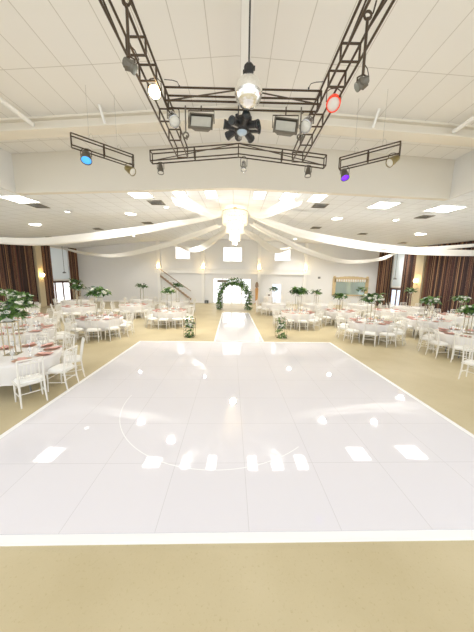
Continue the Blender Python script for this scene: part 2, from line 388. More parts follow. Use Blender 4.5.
# ------------------------------------------------------------------ trusses
def truss(name_label, A, B, h, w, group='black lighting trusses', frames=3, braces=(), mid=None):
    """box truss between the centres of its end faces; A, B: bottom-centre points"""
    A = Vector(A); B = Vector(B); pts = [A] + ([Vector(mid)] if mid else []) + [B]
    root = empty('lighting_truss', A, name_label, 'truss', group); overhead.append(root)
    t = (B-A); t.z = 0; t.normalize(); s_ = Vector((-t.y, t.x, 0))*w/2; up = Vector((0, 0, h))
    for sg in (-1, 1):
        for u in (0, 1):
            m = MB(); m.tube([q+s_*sg+up*u-A for q in pts], .0195, 6); m.build('chord', 'black', root)
    L_ = sum((pts[i+1]-pts[i]).length for i in range(len(pts)-1))
    def at(f):
        d = f*L_
        for i in range(len(pts)-1):
            l = (pts[i+1]-pts[i]).length
            if d <= l+1e-6: return pts[i]+(pts[i+1]-pts[i])*(d/l)
            d -= l
        return pts[-1]
    for f in (frames if not isinstance(frames, int) else [k/(frames-1) for k in range(frames)]):
        q = at(f)-A; m = MB(); r = .018
        cs = [q-s_, q+s_, q+s_+up, q-s_+up]
        for i in range(4): m.tube([cs[i], cs[(i+1) % 4]], r, 5)
        m.build('end_frame', 'black', root)
    for f0, f1, sg in braces:
        m = MB(); m.tube([at(f0)-A+s_*sg, at(f1)-A+s_*sg+up], .014, 5); m.build('diagonal_brace', 'black', root)
    return root
TZ = 5.93
truss('long dark steel truss running overhead, holding the lit spotlight', (-1.65, 1.4, TZ), (-1.65, 7.62, TZ), .25, .30, frames=(0, .48, .56, .74, .86, 1), braces=((.45, .2, 1), (.2, .45, -1)))
truss('long dark steel truss running overhead, holding the red spotlight', (1.76, 1.4, TZ-.02), (1.70, 7.62, TZ-.08), .25, .30, frames=(0, .48, .56, .74, .86, 1), braces=((.45, .2, 1), (.2, .45, -1)))
truss('dark cross truss behind the mirror ball, carrying two floodlights', (-1.48, 5.45, TZ-.01), (1.60, 5.45, TZ-.04), .23, .22, frames=(0, 1), braces=((.02, .5, -1), (.98, .5, -1)))
truss('dark shallow-bent cross truss in front of the cream bulkhead', (-2.64, 7.84, 5.88), (2.58, 7.84, 5.82), .28, .2, frames=(0, .25, .5, .75, 1), braces=((.02, .5, -1), (.98, .5, -1)), mid=(0, 7.84, 6.10))
truss('short dark truss hung at an angle holding the blue-lit lamp', (-4.66, 7.3, 6.03), (-3.34, 8.2, 5.91), .30, .18, frames=3)
truss('short dark truss hung at an angle holding the purple-lit lamp', (4.46, 7.3, 5.93), (3.17, 8.2, 5.91), .30, .18, frames=3)
for k, (x, y, z, lab) in enumerate(((-4.3, 7.55, 6.3, 'thin wire holding the blue-lamp truss at its outer side'), (-3.7, 7.95, 6.22, 'thin wire holding the blue-lamp truss at its inner side'),
                     (4.1, 7.55, 6.27, 'thin wire holding the purple-lamp truss at its outer side'), (3.5, 7.97, 6.25, 'thin wire holding the purple-lamp truss at its inner side'))):
    b = MB(); b.tube([(0, 0, 0), (0, 0, zhi(x)-z)], .004, 5)
    b.tube([(0, 0, .12), (.05, .02, .2), (.1, 0, .14), (.12, .03, .02)], .005, 4)
    overhead.append(b.build('hanging_wire', 'wire', loc=(x, y, z))); tag(overhead[-1], lab, 'wire', 'wires of the short trusses')

# ------------------------------------------------------------------ stage lamps
def par_can(name, loc, aim, r, ln, label, body='steelg', lens='lens', top=None, group=None, ring=None):
    """A can lamp: body pointing along aim, open lens end, U yoke, clamp at top."""
    root = empty(name, loc, label, 'spotlight', group); overhead.append(root); D = dirmat(aim); m = MB()
    m.lathe([(r*.45, -ln*.62), (r*.72, -ln*.5), (r*.8, -ln*.2), (r*.95, 0), (r*.98, ln*.38), (r*1.05, ln*.4), (r*1.05, ln*.46), (r*.9, ln*.46)], 14, (0, 0, 0), D, caps=False)
    m.build('housing', body, root, True)
    m = MB(); m.lathe([(.001, ln*.47), (r*.5, ln*.45), (r*.92, ln*.40)], 14, (0, 0, 0), D, caps=False); m.build('lens', lens, root, True)
    if ring:
        m = MB(); m.lathe([(r*.84, -ln*.25), (r*1.0, 0), (r*1.05, ln*.39), (r*1.09, ln*.2)], 14, (0, 0, 0), D, caps=False); m.build('gel_holder', ring, root, True)
    zt = top if top else r*1.9
    m = MB(); m.tube([(-r*1.12, 0, 0), (-r*1.12, 0, zt*.75), (-r*.6, 0, zt*.95), (0, 0, zt), (r*.6, 0, zt*.95), (r*1.12, 0, zt*.75), (r*1.12, 0, 0)], .010, 5); m.build('yoke', 'black', root)
    return root
def flood(loc, label, tilt=.25, top=.32, twist=0):
    root = empty('floodlight', loc, label, 'floodlight', 'grey floodlights of the cross truss'); overhead.append(root); w, h, d = .46, .29, .15
    T = Matrix.Rotation(-tilt, 3, 'X') @ Matrix.Rotation(twist, 3, 'Y')
    m = MB(); f = [(-w/2, -d/2, -h/2), (w/2, -d/2, -h/2), (w/2, -d/2, h/2), (-w/2, -d/2, h/2)]; k = [(-w*.3, d/2, -h*.3), (w*.3, d/2, -h*.3), (w*.3, d/2, h*.3), (-w*.3, d/2, h*.3)]
    m.add([T@Vector(q) for q in f+k], [(4, 7, 6, 5), (0, 4, 5, 1), (1, 5, 6, 2), (2, 6, 7, 3), (3, 7, 4, 0)]); m.build('housing', 'steelg', root)
    m = MB()
    for c_, s_ in (((0, -d/2, h/2), (w+.03, .04, .03)), ((0, -d/2, -h/2), (w+.03, .04, .03)), ((-w/2, -d/2, 0), (.03, .04, h)), ((w/2, -d/2, 0), (.03, .04, h))): m.box(T@Vector(c_), s_, M3=T)
    m.build('bezel', 'steelg', root)
    m = MB(); m.box(T@Vector((0, -d/2+.01, -.01)), (w-.06, .012, h-.06), M3=T); m.build('lens', 'flood_lens', root)
    m = MB(); m.tube([(-w/2-.03, -.03, 0), (-w/2-.03, -.03, .23), (w/2+.03, -.03, .23), (w/2+.03, -.03, 0)], .011, 5); m.tube([(0, -.03, .23), (0, -.03, top)], .013, 6); m.build('bracket', 'black', root)
    return root
flood((-.78, 5.45, 5.56), 'wide grey floodlight under the cross truss, lit-spotlight side', twist=.06)
flood((.93, 5.45, 5.50), 'wide grey floodlight under the cross truss, red-spotlight side', twist=.12, top=.38)
par_can('spotlight', (-1.64, 5.2, 5.98), (.25, -.75, -.6), .115, .34, 'glowing warm spotlight switched on inside the long truss', lens='lens_lit')
par_can('spotlight', (1.84, 5.32, 5.92), (-.25, -.75, -.75), .125, .40, 'spotlight with a bright red hood on the long truss', body='red', ring='red')
par_can('spotlight', (-1.38, 5.55, 5.72), (.35, -.6, -.75), .11, .32, 'round grey spotlight at the corner above the hanging hook, lit-spotlight side', body='chrome')
par_can('spotlight', (1.40, 5.55, 5.66), (-.4, -.6, -.75), .12, .32, 'round grey spotlight at the truss corner beside the red spotlight', body='chrome')
par_can('spotlight', (-2.37, 7.84, 5.69), (.1, -.25, -1), .09, .26, 'small spotlight under the bent truss end, lit-spotlight side', top=.2)
par_can('spotlight', (.14, 7.84, 5.80), (0, -.25, -1), .085, .26, 'small spotlight under the middle of the bent truss', top=.28, body='chrome')
par_can('spotlight', (2.09, 7.84, 5.66), (-.1, -.25, -1), .09, .26, 'small spotlight under the bent truss end, red-spotlight side', top=.2)
par_can('spotlight', (-4.38, 7.48, 5.84), (.25, -.5, -.9), .14, .32, 'lamp with a blue lens under the outer end of its short truss', lens='lens_blue', top=.22)
par_can('spotlight', (-3.42, 8.12, 5.77), (.9, -.35, -.6), .12, .3, 'olive gold lamp beneath the inner end of the blue-lamp truss', body='gold', top=.2)
par_can('spotlight', (3.3, 8.1, 5.72), (0, -.5, -.9), .12, .32, 'lamp with a purple lens under the inner end of its short truss', lens='lens_purple', top=.24)
par_can('spotlight', (4.36, 7.4, 5.82), (-.9, -.2, -.6), .12, .3, 'olive gold lamp beneath the outer end of the purple-lamp truss', body='gold', top=.2)
def arm_lamp(x, y, zt, zb, sx, label):
    root = empty('hanging_spotlight', (x, y, zb), label, 'spotlight'); overhead.append(root); h = zt-zb
    m = MB(); m.tube([(0, 0, .1), (0, 0, h)], .02, 6); m.torus((0, 0, h+.03), .05, .016, Matrix.Rotation(pi/2, 3, 'X')); m.tube([(0, 0, h-.02), (-.07*sx, 0, h+.06), (-.1*sx, 0, h+.2)], .012, 5)
    m.build('drop_arm', 'black', root)
    m = MB(); D = dirmat((sx*.75, .1, -.5)); m.lathe([(.03, -.08), (.05, -.075), (.055, .05), (.062, .06), (.062, .085), (.045, .085)], 12, (0, 0, 0), D); m.box((0, 0, .0), (.13, .09, .09), .3); m.build('housing', 'steelg', root)
    m = MB(); m.lathe([(.001, .087), (.058, .086)], 12, (0, 0, 0), D, caps=False); m.build('lens', 'lens_dark', root)
    m = MB(); m.tube([(.07, .04, .03), (.11, .05, .11), (.07, .03, .2), (0, .01, .26)], .008, 4); m.tube([(-.075, 0, -.02), (-.075, 0, .07), (0, 0, .11), (.075, 0, .07), (.075, 0, -.02)], .011, 5); m.build('yoke', 'black', root)
arm_lamp(-1.5, 3.72, 5.98, 5.28, 1, 'dark lamp on a long drop arm from the lit-spotlight truss')
arm_lamp(1.72, 3.85, 5.98, 5.20, -1, 'dark lamp on a long drop arm from the red-spotlight truss')
for x, lab in ((-1.10, 'metal hook hanging on a thin rod beside the lit-spotlight side floodlight'), (1.24, 'metal hook hanging on a thin rod beside the red-spotlight side floodlight')):
    b = MB(); b.tube([(0, 0, .08), (0, 0, .56)], .015, 5); b.torus((0, 0, .02), .055, .017, Matrix.Rotation(pi/2, 3, 'X')); b.torus((.02, 0, -.02), .035, .012, Matrix.Rotation(pi/2, 3, 'Y'), 10)
    overhead.append(b.build('hanging_hook', 'steelg', loc=(x, 5.42, 5.32))); tag(overhead[-1], lab, 'hook', 'hooks under the cross truss')
# safety cables looping over the truss corners
for x, sg, lab in ((-1.2, 1, 'thin looped cable above the cross truss, lit-spotlight side'), (1.35, -1, 'thin looped cable above the cross truss, red-spotlight side')):
    b = MB(); b.tube([(0, 0, 0), (-.04*sg, 0, .07), (-.14*sg, .02, .11), (-.3*sg, .02, .12)], .007, 5); b.sphere((0, 0, -.01), .02, 6)
    overhead.append(b.build('looped_cable', 'blackp', loc=(x, 5.36, 6.19))); tag(overhead[-1], lab, 'cable')
# mirror ball
mbz, mby, mbx = 5.78, 4.9, .15
root = empty('mirror_ball', (mbx, mby, mbz), 'silver faceted mirror ball hanging from the ridge on a black rod', 'mirror ball'); overhead.append(root)
b = MB(); b.sphere((0, 0, 0), .25, 40); b.build('ball', 'ball', root)
b = MB(); b.tube([(0, 0, .42), (0, 0, zhi(0)-.28-mbz)], .016, 8); b.build('rod', 'blackp', root)
b = MB(); b.lathe([(.03, .24), (.05, .27), (.085, .31), (.09, .40), (.06, .44), (.02, .46)], 12); b.box((.06, 0, .38), (.1, .06, .04)); b.box((-.06, .02, .33), (.09, .05, .05)); b.build('motor', 'blackp', root)
# multi-head effect light
root = empty('hanging_effect_light', (.05, 5.45, 5.47), 'black multi-head disco effect light hanging just below the mirror ball', 'disco light'); overhead.append(root)
b = MB(); b.lathe([(.06, .22), (.14, .20), (.20, .12), (.20, .02), (.12, -.04)], 16); b.build('housing', 'blackp', root, False)
for k in range(8):
    a = 2*pi*k/8+.2; r_ = .27; b = MB(); D = dirmat((cos(a), sin(a), .1-.3*(k % 2))); q_ = (r_*cos(a), r_*sin(a), .05-.04*(k % 2))
    b.lathe([(.045, -.14), (.07, -.1), (.075, .06), (.085, .08), (.085, .11), (.06, .11)], 10, q_, D); h = b.build('lamp_head', 'blackp', root)
    b = MB(); b.lathe([(.001, .112), (.058, .111)], 10, q_, D, caps=False); b.build('lens', 'lens_black', h)
    b = MB(); b.box((q_[0]*.7, q_[1]*.7, .13), (.05, .05, .12), a); b.build('bracket', 'blackp', root)
b = MB(); b.sphere((0, 0, -.03), .11, 12, .7); b.build('dome', 'dome', root, True)
b = MB(); b.tube([(-.08, 0, .2), (-.08, 0, .46)], .012, 5); b.tube([(.08, 0, .2), (.08, 0, .46)], .012, 5); b.build('bracket', 'blackp', root)

# ------------------------------------------------------------------ low ceiling fittings
def panel(x, y, w, d, label):
    z = zlow(x, y); sl = -.036 if x > RIDGE_X else .036
    root = empty('panel_downlight', (x, y, z), label, 'ceiling light', 'fluorescent panels along the low ceiling')
    T = Matrix.Rotation(-math.atan(sl), 3, 'Y') @ Matrix.Rotation(math.atan(.0488), 3, 'X'); m = MB()
    for c_, s_ in (((0, d/2, -.015), (w+.06, .04, .03)), ((0, -d/2, -.015), (w+.06, .04, .03)), ((w/2, 0, -.015), (.04, d, .03)), ((-w/2, 0, -.015), (.04, d, .03))): m.box(T@Vector(c_), s_, M3=T)
    m.build('frame', 'white', root)
    m = MB(); m.box(T@Vector((0, 0, -.012)), (w-.03, d-.03, .012), M3=T); m.build('diffuser', 'panel_light', root)
for x, y, w, lab in ((-8.0, 9.3, .8, 'bright ceiling panel at the far left above the curtained wall'), (-3.5, 9.14, .72, 'bright ceiling panel between the front left vent and the sheer drape'), (-2.1, 9.28, .42, 'bright ceiling panel beside the sheer drape, outer left of chandelier'),
                     (-1.0, 9.28, .42, 'bright ceiling panel just left of the chandelier line'), (.75, 9.28, .42, 'bright ceiling panel just right of the chandelier line'), (1.8, 9.28, .5, 'bright ceiling panel beside the sheer drape, inner right of chandelier'), (2.85, 9.28, .5, 'bright ceiling panel beside the front right vent'),
                     (5.55, 9.75, .8, 'bright ceiling panel right of the bulkhead middle'), (7.95, 9.8, .95, 'bright ceiling panel at the far right of the bulkhead')):
    panel(x, y, w, .66 if x == -3.5 else .92, lab)
def downlight(x, y, r, label, group='round downlights in the low ceiling'):
    root = empty('downlight', (x, y, zlow(x, y)-.004), label, 'downlight', group)
    m = MB(); m.torus((0, 0, -.01), r+.02, .025, n=18); m.build('trim_ring', 'white', root)
    m = MB(); m.lathe([(.001, -.03), (r*.8, -.028), (r, -.01)], 16, caps=False); m.build('diffuser', 'down', root)
for x, y, r, lab in ((-10.84, 13.33, .26, 'large downlight above the curtained left wall'), (-5.15, 12.07, .24, 'large downlight left of the chandelier'), (4.88, 12.48, .24, 'large downlight right of the chandelier'), (10.8, 14.75, .28, 'large downlight above the right striped curtain'),
                     (7.6, 12.16, .12, 'small downlight near the right vent'), (4.91, 21.39, .14, 'small downlight above the far right window'), (8.0, 19.68, .12, 'small downlight above the mirror wall'), (-7.68, 11.35, .09, 'small downlight near the front left vent'), (-3.12, 10.95, .09, 'small downlight near the left front drape'), (-8.3, 19.81, .1, 'small downlight far left beyond the vents'),
                     (12.37, 20.46, .12, 'small downlight above the right glass door')):
    downlight(x, y, r, lab)
def vent(x, y, label):
    z = zlow(x, y); root = empty('air_vent', (x, y, z-.004), label, 'vent', 'square air vents in the low ceiling'); m = MB(); w = .52
    for c_, s_ in (((0, w/2, -.012), (w+.06, .05, .024)), ((0, -w/2, -.012), (w+.06, .05, .024)), ((w/2, 0, -.012), (.05, w, .024)), ((-w/2, 0, -.012), (.05, w, .024))): m.box(c_, s_)
    m.build('frame', 'vent', root)
    m = MB()
    for k in range(5): m.box((0, -.2+.1*k, -.012), (w-.04, .06, .008), M3=Matrix.Rotation(.5, 3, 'X'))
    m.build('louvre', 'vent', root)
for x, y, lab in ((-8.12, 10.26, 'air vent nearest the bulkhead on the left'), (-3.3, 10.2, 'air vent beside the left front drape'), (-13.01, 17.19, 'air vent closest to the left curtains'), (-9.03, 16.01, 'air vent in the second row, left outer'), (-5.25, 14.53, 'air vent in the second row, left inner'), (-2.45, 18.42, 'air vent left behind the chandelier'),
                  (3.3, 10.3, 'air vent beside the right front drape'), (8.29, 11.24, 'air vent nearest the bulkhead on the right'), (8.42, 16.83, 'air vent in the second row, right outer'), (12.19, 18.29, 'air vent closest to the right curtains'), (4.79, 15.43, 'air vent in the second row, right inner')):
    vent(x, y, lab)

# ------------------------------------------------------------------ chandelier
CZ = 4.02
root = empty('chandelier', (-.15, 11.4, CZ), 'tiered cream shell chandelier, lit, at the centre of the drapes', 'chandelier')
for r_, z0, z1 in ((.56, .86, 1.38), (.40, .50, .96), (.25, .16, .60), (.11, -.02, .24)):
    m = MB(); k = max(10, int(r_*60))
    rows = 6
    for j in range(rows):
        for i in range(k):
            a = 2*pi*(i+.5*(j % 2))/k; rr = r_*(1-.03*(j % 2)); zc = z1-(z1-z0)*(j+.5)/rows
            h = (z1-z0)/rows*.62; w_ = 2*pi*r_/k*.52
            t_ = Vector((-sin(a), cos(a), 0)); p_ = Vector((rr*cos(a), rr*sin(a), zc))
            m.add([p_+(t_*cos(q)*w_+Vector((0, 0, h*sin(q))))*1.0 for q in [2*pi*g/6 for g in range(6)]], [(0, 1, 2, 3, 4, 5)])
    m.build('shell_tier', 'capiz', root)
    m = MB(); m.torus((0, 0, z1+.02), r_, .015, n=24); m.build('ring', 'stand', root)
m = MB(); zc_ = zlow(-.15, 11.4)-CZ; m.tube([(0, 0, 1.3), (0, 0, zc_)], .02, 6); m.lathe([(.1, zc_-.04), (.09, zc_)], 12); m.build('stem', 'stand', root)
m = MB()
for k in range(6): m.sphere((.3*cos(k*pi/3), .3*sin(k*pi/3), 1.1), .05, 8)
m.sphere((0, 0, .7), .06, 8); m.build('bulb', 'bulb', root)

# ------------------------------------------------------------------ fabric swags
def catmull(P, n=14):
    P = [Vector(p) for p in P]; P = [P[0]*2-P[1]] + P + [P[-1]*2-P[-2]]; out = []
    for i in range(1, len(P)-2):
        for k in range(n):
            t = k/n; a, b_, c_, d = P[i-1:i+3]
            out.append(.5*((2*b_)+(c_-a)*t+(2*a-5*b_+4*c_-d)*t*t+(3*b_-a-3*c_+d)*t**3))
    out.append(P[-2]); return out
def swag(pts, w0, w1, wm, label, m='drape', depth=.5, seed=0, group='white fabric swags from the chandelier'):
    C_ = catmull(pts); n = len(C_); k = 13; vs = []; rnd = random.Random(seed); ph = rnd.random()*6
    for i, p in enumerate(C_):
        u = i/(n-1); w = (w0*(1-u)+w1*u)*(1-4*u*(1-u))+wm*4*u*(1-u) if True else 0
        t = (C_[min(i+1, n-1)]-C_[max(i-1, 0)]).normalized(); s_ = Vector((-t.y, t.x, 0)).normalized(); up = t.cross(s_)*-1
        if up.z < 0: up = -up
        for j in range(k):
            q = j/(k-1)*2-1; cr = .02*sin(j*2.3+ph)+.012*sin(j*4.1+u*9)
            vs.append(p+s_*(w*depth*q+cr)+up*(w*.5*(abs(q)**1.6-.6)+.02*sin(j*1.9+ph+u*3)))
    m_ = MB(); m_.add(vs, [(i*k+j, i*k+j+1, (i+1)*k+j+1, (i+1)*k+j) for i in range(n-1) for j in range(k-1)])
    return tag(m_.build('fabric_drape', m, None, True), label, 'drape', group)
KS = .87
def sc(*P): return [(x*KS, y*KS, EH+(z-EH)*KS) for x, y, z in P]
swag(sc((-.85, 12.95, 5.66), (-3.2, 13, 5.22), (-6.1, 13, 4.74), (-9.8, 13, 4.27), (-12.5, 13, 4.27), (-15.5, 13.05, 4.5), (-18.1, 13.1, 4.95)), .22, .3, .58, 'long white swag sagging across to the left edge, nearest on that side', seed=1)
swag([(-.85, 11.5, 4.85), (-2.5, 13.6, 4.72), (-4.9, 15.5, 4.38), (-8.9, 18.0, 4.03), (-13.2, 21, 4.45), (-15.7, 22.3, 4.95)], .25, .25, .5, 'white swag sagging from chandelier to the left glass door', seed=2)
swag(sc((.62, 12.92, 5.66), (2.0, 13, 5.2), (3.75, 13, 4.71), (7.8, 13, 4.13), (12.4, 13, 3.98), (15.9, 13, 4.2)), .22, .3, .58, 'long white swag sagging across to the right edge, nearest on that side', seed=3)
swag([(.6, 11.55, 4.95), (2.3, 13.4, 4.58), (4.4, 15, 4.07), (7.65, 17.5, 3.78), (11.6, 20.0, 4.2), (13.8, 21.6, 4.9)], .25, .25, .5, 'white swag sagging from chandelier to the right glass door', seed=4)
swag(sc((7.2, 12.5, 4.02), (9.5, 12.4, 4.1), (12.0, 12.3, 4.3), (15.9, 12.2, 4.75)), .1, .25, .25, 'extra white swag rising to the right wall beside the nearest swag', seed=9)
swag([(-.74, 11.0, 5.3), (-1.2, 10.2, 5.03), (-2.2, 9.0, 5.22)], .15, .7, .45, 'wide sheer swag from chandelier forward to the bulkhead, left one', 'sheer', seed=5)
swag([(.5, 11.0, 5.3), (1.1, 10.2, 5.03), (2.1, 9.0, 5.22)], .15, .7, .45, 'wide sheer swag from chandelier forward to the bulkhead, right one', 'sheer', seed=6)
swag([(-.5, 11.95, 4.75), (-1.3, 15.5, 4.95), (-2.5, 18.2, 4.72), (-3.8, 20.3, 4.75), (-5.3, 22.6, 5.35), (-6.8, 24.0, 5.8)], .25, .3, .62, 'white swag looping back from chandelier to the far left window', seed=7)
swag([(.2, 11.95, 4.75), (1.0, 15.2, 4.95), (2.1, 17.8, 4.75), (3.3, 20.3, 4.75), (4.7, 22.6, 5.3), (6.0, 24.0, 5.75)], .25, .3, .62, 'white swag looping back from chandelier to the far right window', seed=8)

# ------------------------------------------------------------------ curtains
def curtain(x, sx, y0, y1, z1, label, seed):
    m = MB(); n = int((y1-y0)*22); rnd = random.Random(seed); vs = []
    for i in range(n+1):
        y = y0+(y1-y0)*i/n; d = .09+.055*sin((y-y0)*2*pi/.23+rnd.random()*.6)
        z1 = zlow(x, y)-.02; vs += [(x-sx*(d*1.05), y, .02), (x-sx*d*.9, y, z1*.5), (x-sx*d*.8, y, z1)]
    m.add(vs, [(3*i+j, 3*i+3+j, 3*i+4+j, 3*i+1+j) for i in range(n) for j in (0, 1)])
    return tag(m.build('curtain', 'curtain', None, True), label, 'curtain', 'brown striped floor-length curtains')
for x, sx, y0, y1, lab in ((XL, -1, 15.4, 18.95, 'wide brown and tan striped curtain at the left edge of the photo'), (XL, -1, 19.62, 20.75, 'narrow brown striped curtain between left sconce and glass door'), (XL, -1, 22.85, 24.1, 'narrow brown striped curtain in the left far corner'),
                           (XR, 1, 13.2, 18.05, 'widest brown and tan striped curtain, at the right edge'), (XR, 1, 18.95, 20.4, 'brown striped curtain between right sconce and glass door'), (XR, 1, 21.9, 24.1, 'brown striped curtain in the right far corner next to gilt mirror')):
    curtain(x, sx, y0, y1, 5, lab, int(y0*10))

# ------------------------------------------------------------------ wall sconces
def sconce(loc, n, label):
    """n: wall normal"""
    root = empty('wall_sconce', loc, label, 'sconce', 'lit wall sconces'); N_ = Vector(n)
    m = MB(); m.lathe([(.09, 0), (.09, .02), (.03, .04)], 12, (0, 0, -.05), dirmat(N_)); m.tube([Vector((0, 0, -.05)), N_*.12+Vector((0, 0, -.1)), N_*.16+Vector((0, 0, 0))], .015, 6); m.build('bracket', 'stand', root)
    m = MB(); m.lathe([(.06, 0), (.11, .06), (.13, .18), (.10, .26)], 12, N_*.16, caps=False); m.build('lamp_shade', 'bulb', root, True)
for x, lab in ((-7.75, 'lit sconce on far wall pilaster beside the staircase'), (-3.4, 'lit sconce on far wall pilaster left of the glass doors'), (2.1, 'lit sconce on far wall pilaster right of the glass doors'), (6.65, 'lit sconce on far wall pilaster nearest the gilt mirror')):
    sconce((x, YF-.26, 3.42), (0, -1, 0), lab)
sconce((XL+.2, 19.3, 2.4), (1, 0, 0), 'lit sconce on the beige pilaster between left curtains'); sconce((XR-.2, 18.5, 2.35), (-1, 0, 0), 'lit sconce on the beige pilaster between right curtains')
# slender pulls hanging in front of the shaded windows
for x, y, zt, zb, lab in ((XL+.25, 21.9, 5.3, 2.75, 'thin pendant rod hanging before the left shaded window'), (XR-.25, 21.1, 5.3, 2.6, 'thin pendant rod hanging before the right shaded window')):
    root = empty('pendant_rod', (x, y, zb), lab, 'pendant'); m = MB(); m.tube([(0, 0, .1), (0, 0, zlow(x, y)-zb)], .018, 6); m.build('rod', 'grey', root)
    m = MB(); m.lathe([(.03, .14), (.13, .06), (.15, 0), (.05, -.02)], 12); m.build('fitting', 'grey', root)

# ------------------------------------------------------------------ far wall furnishings
# gilt mirror
root = empty('wall_mirror', (11.25, YF-.08, .95), 'wide gilt scalloped-top mirror on the far wall beside the right curtain', 'mirror'); W_ = 3.5
m = MB(); m.box((0, .04, .72), (W_-.3, .05, 1.3)); m.build('glass', 'mirror', root)
m = MB()
for x in (-W_/2+.12, W_/2-.12): m.box((x, 0, .85), (.28, .12, 1.7)); m.sphere((x, 0, 1.78), .14, 10)
m.box((0, 0, .04), (W_, .12, .1))
n = 24; top = []
for i in range(n+1):
    u = i/n*2-1; zt = 1.72+.16*(1-u*u)+.03*abs(sin(i*pi/3)); top += [(u*(W_/2-.1), -.06, 1.36), (u*(W_/2-.1), -.06, zt), (u*(W_/2-.1), .06, zt), (u*(W_/2-.1), .06, 1.36)]
m.add(top, [(4*i+j, 4*i+4+j, 4*i+4+(j+1) % 4, 4*i+(j+1) % 4) for i in range(n) for j in range(4)]); m.build('frame', 'gilt', root)
for i in range(13):
    m = MB(); m.lathe([(.05, 0), (.075, .06), (.075, .22), (.04, .27)], 8, (-1.38+.23*i, -.08, 1.33)); m.build('scallop', 'white', root)
# stair stringer with rail on the far wall
root = empty('staircase', (-6.0, YF-.5, 0), 'staircase descending along the far wall beside the left pilaster', 'staircase')
m = MB(); P0, P1 = Vector((-1.6, .15, 2.55)), Vector((1.4, .15, .25)); d = (P1-P0)
m.add([P0, P1, P1+Vector((0, 0, .2)), P0+Vector((0, 0, .2)), P0+Vector((0, .08, 0)), P1+Vector((0, .08, 0)), P1+Vector((0, .08, .2)), P0+Vector((0, .08, .2))], [(0, 1, 2, 3), (5, 4, 7, 6), (3, 2, 6, 7), (0, 4, 5, 1)]); m.build('stringer', 'stair', root)
m = MB()
for k in range(12): q = P0+d*(k+.5)/12; m.box((q.x, .33, q.z+.12), (.27, .3, .05))
m.build('tread', 'beige', root)
m = MB(); m.tube([P0+Vector((0, 0, .75)), P1+Vector((0, 0, .95))], .035, 6); m.build('handrail', 'stair', root)
for k in range(5):
    q = P0+d*(k+.5)/5; m = MB(); m.tube([q+Vector((0, 0, .2)), q+Vector((0, 0, .82))], .014, 5); m.build('baluster', 'white', root)
# wood stand, gift table, box, speaker, sign
root = empty('display_pedestal', (1.9, YF-.5, 0), 'tall narrow orange-brown wooden stand just right of the glass doors', 'stand')
m = MB(); m.lathe([(.2, 0), (.2, .06), (.12, .12), (.14, 1.0), (.16, 1.5), (.10, 1.62)], 10); m.build('body', 'orange', root)
m = MB(); m.lathe([(.08, 1.6), (.17, 1.72), (.15, 2.0), (.06, 2.18)], 10); m.build('finial', 'stair', root)
root = empty('gift_table', (3.0, YF-.9, 0), 'small white-draped table between wooden stand and side door', 'table')
m = MB(); n = 32; m.lathe([(.02, .78), (.42, .78), (.44, .75), (.46, .4), (.5, .02)], 20, caps=False); m.build('tablecloth', 'cloth', root, True)
root = empty('card_box', (3.05, YF-.9, .785), 'white lidded box standing on the small draped table', 'box')
m = MB(); m.box((0, 0, .16), (.46, .3, .32)); m.build('body', 'white', root); m = MB(); m.box((0, 0, .35), (.5, .34, .06)); m.build('lid', 'white', root); m = MB(); m.box((0, -.158, .16), (.2, .012, .12)); m.build('plaque', 'brown', root)
root = empty('speaker_box', (-3.05, YF-.42, 0), 'small black box on the floor beside the pilaster', 'speaker')
m = MB(); m.box((0, 0, .15), (.36, .26, .30)); m.build('cabinet', 'blackp', root); m = MB(); m.lathe([(.001, 0), (.10, .01), (.12, .02)], 12, (0, -.14, .15), dirmat((0, -1, 0)), caps=False); m.build('cone', 'grey', root)
root = empty('door_sign', (-1.5, YF-.04, 2.2), 'dark grey sign box hanging inside the top of the glass doors', 'sign')
m = MB(); m.box((0, 0, 0), (1.05, .06, .28)); m.build('board', 'grey', root); m = MB(); m.box((0, -.035, .0), (.95, .012, .2)); m.build('face', 'vent', root)
root = empty('wall_thermostat', (8.1, YF-.03, 2.65), 'small grey box on the far wall left of the gilt mirror', 'wall box'); m = MB(); m.box((0, 0, 0), (.36, .06, .3)); m.build('cover', 'white', root); m = MB(); m.box((0, -.035, .02), (.26, .01, .2)); m.build('face', 'grey', root)

# ------------------------------------------------------------------ greenery
def leaf(m, p, d, ln, w, droop=.25):
    d = Vector(d).normalized(); s_ = d.cross(Vector((random.uniform(-.4, .4), random.uniform(-.4, .4), 1))).normalized(); n_ = s_.cross(d)
    p = Vector(p); q = p+d*ln*.5+n_*ln*.06; e = p+d*ln-Vector((0, 0, ln*droop))
    m.add([p, q+s_*w/2, e, q-s_*w/2, q+n_*ln*.02-n_*.0], [(0, 1, 4), (1, 2, 4), (2, 3, 4), (3, 0, 4)])
def rose(c_, r, parent):
    m = MB(); m.sphere(c_, r*.62, 8)
    for k in range(5):
        a = k*2*pi/5; p_ = Vector(c_)+Vector((cos(a)*r*.55, sin(a)*r*.55, -.1*r)); t_ = Vector((-sin(a), cos(a), 0)); o_ = Vector((cos(a), sin(a), 0))
        m.add([p_-t_*r*.5-Vector((0, 0, r*.5)), p_+t_*r*.5-Vector((0, 0, r*.5)), p_+t_*r*.55+o_*r*.3+Vector((0, 0, r*.45)), p_-t_*r*.55+o_*r*.3+Vector((0, 0, r*.45))], [(0, 1, 2, 3)])
    return m.build('rose', 'rose', parent, True)
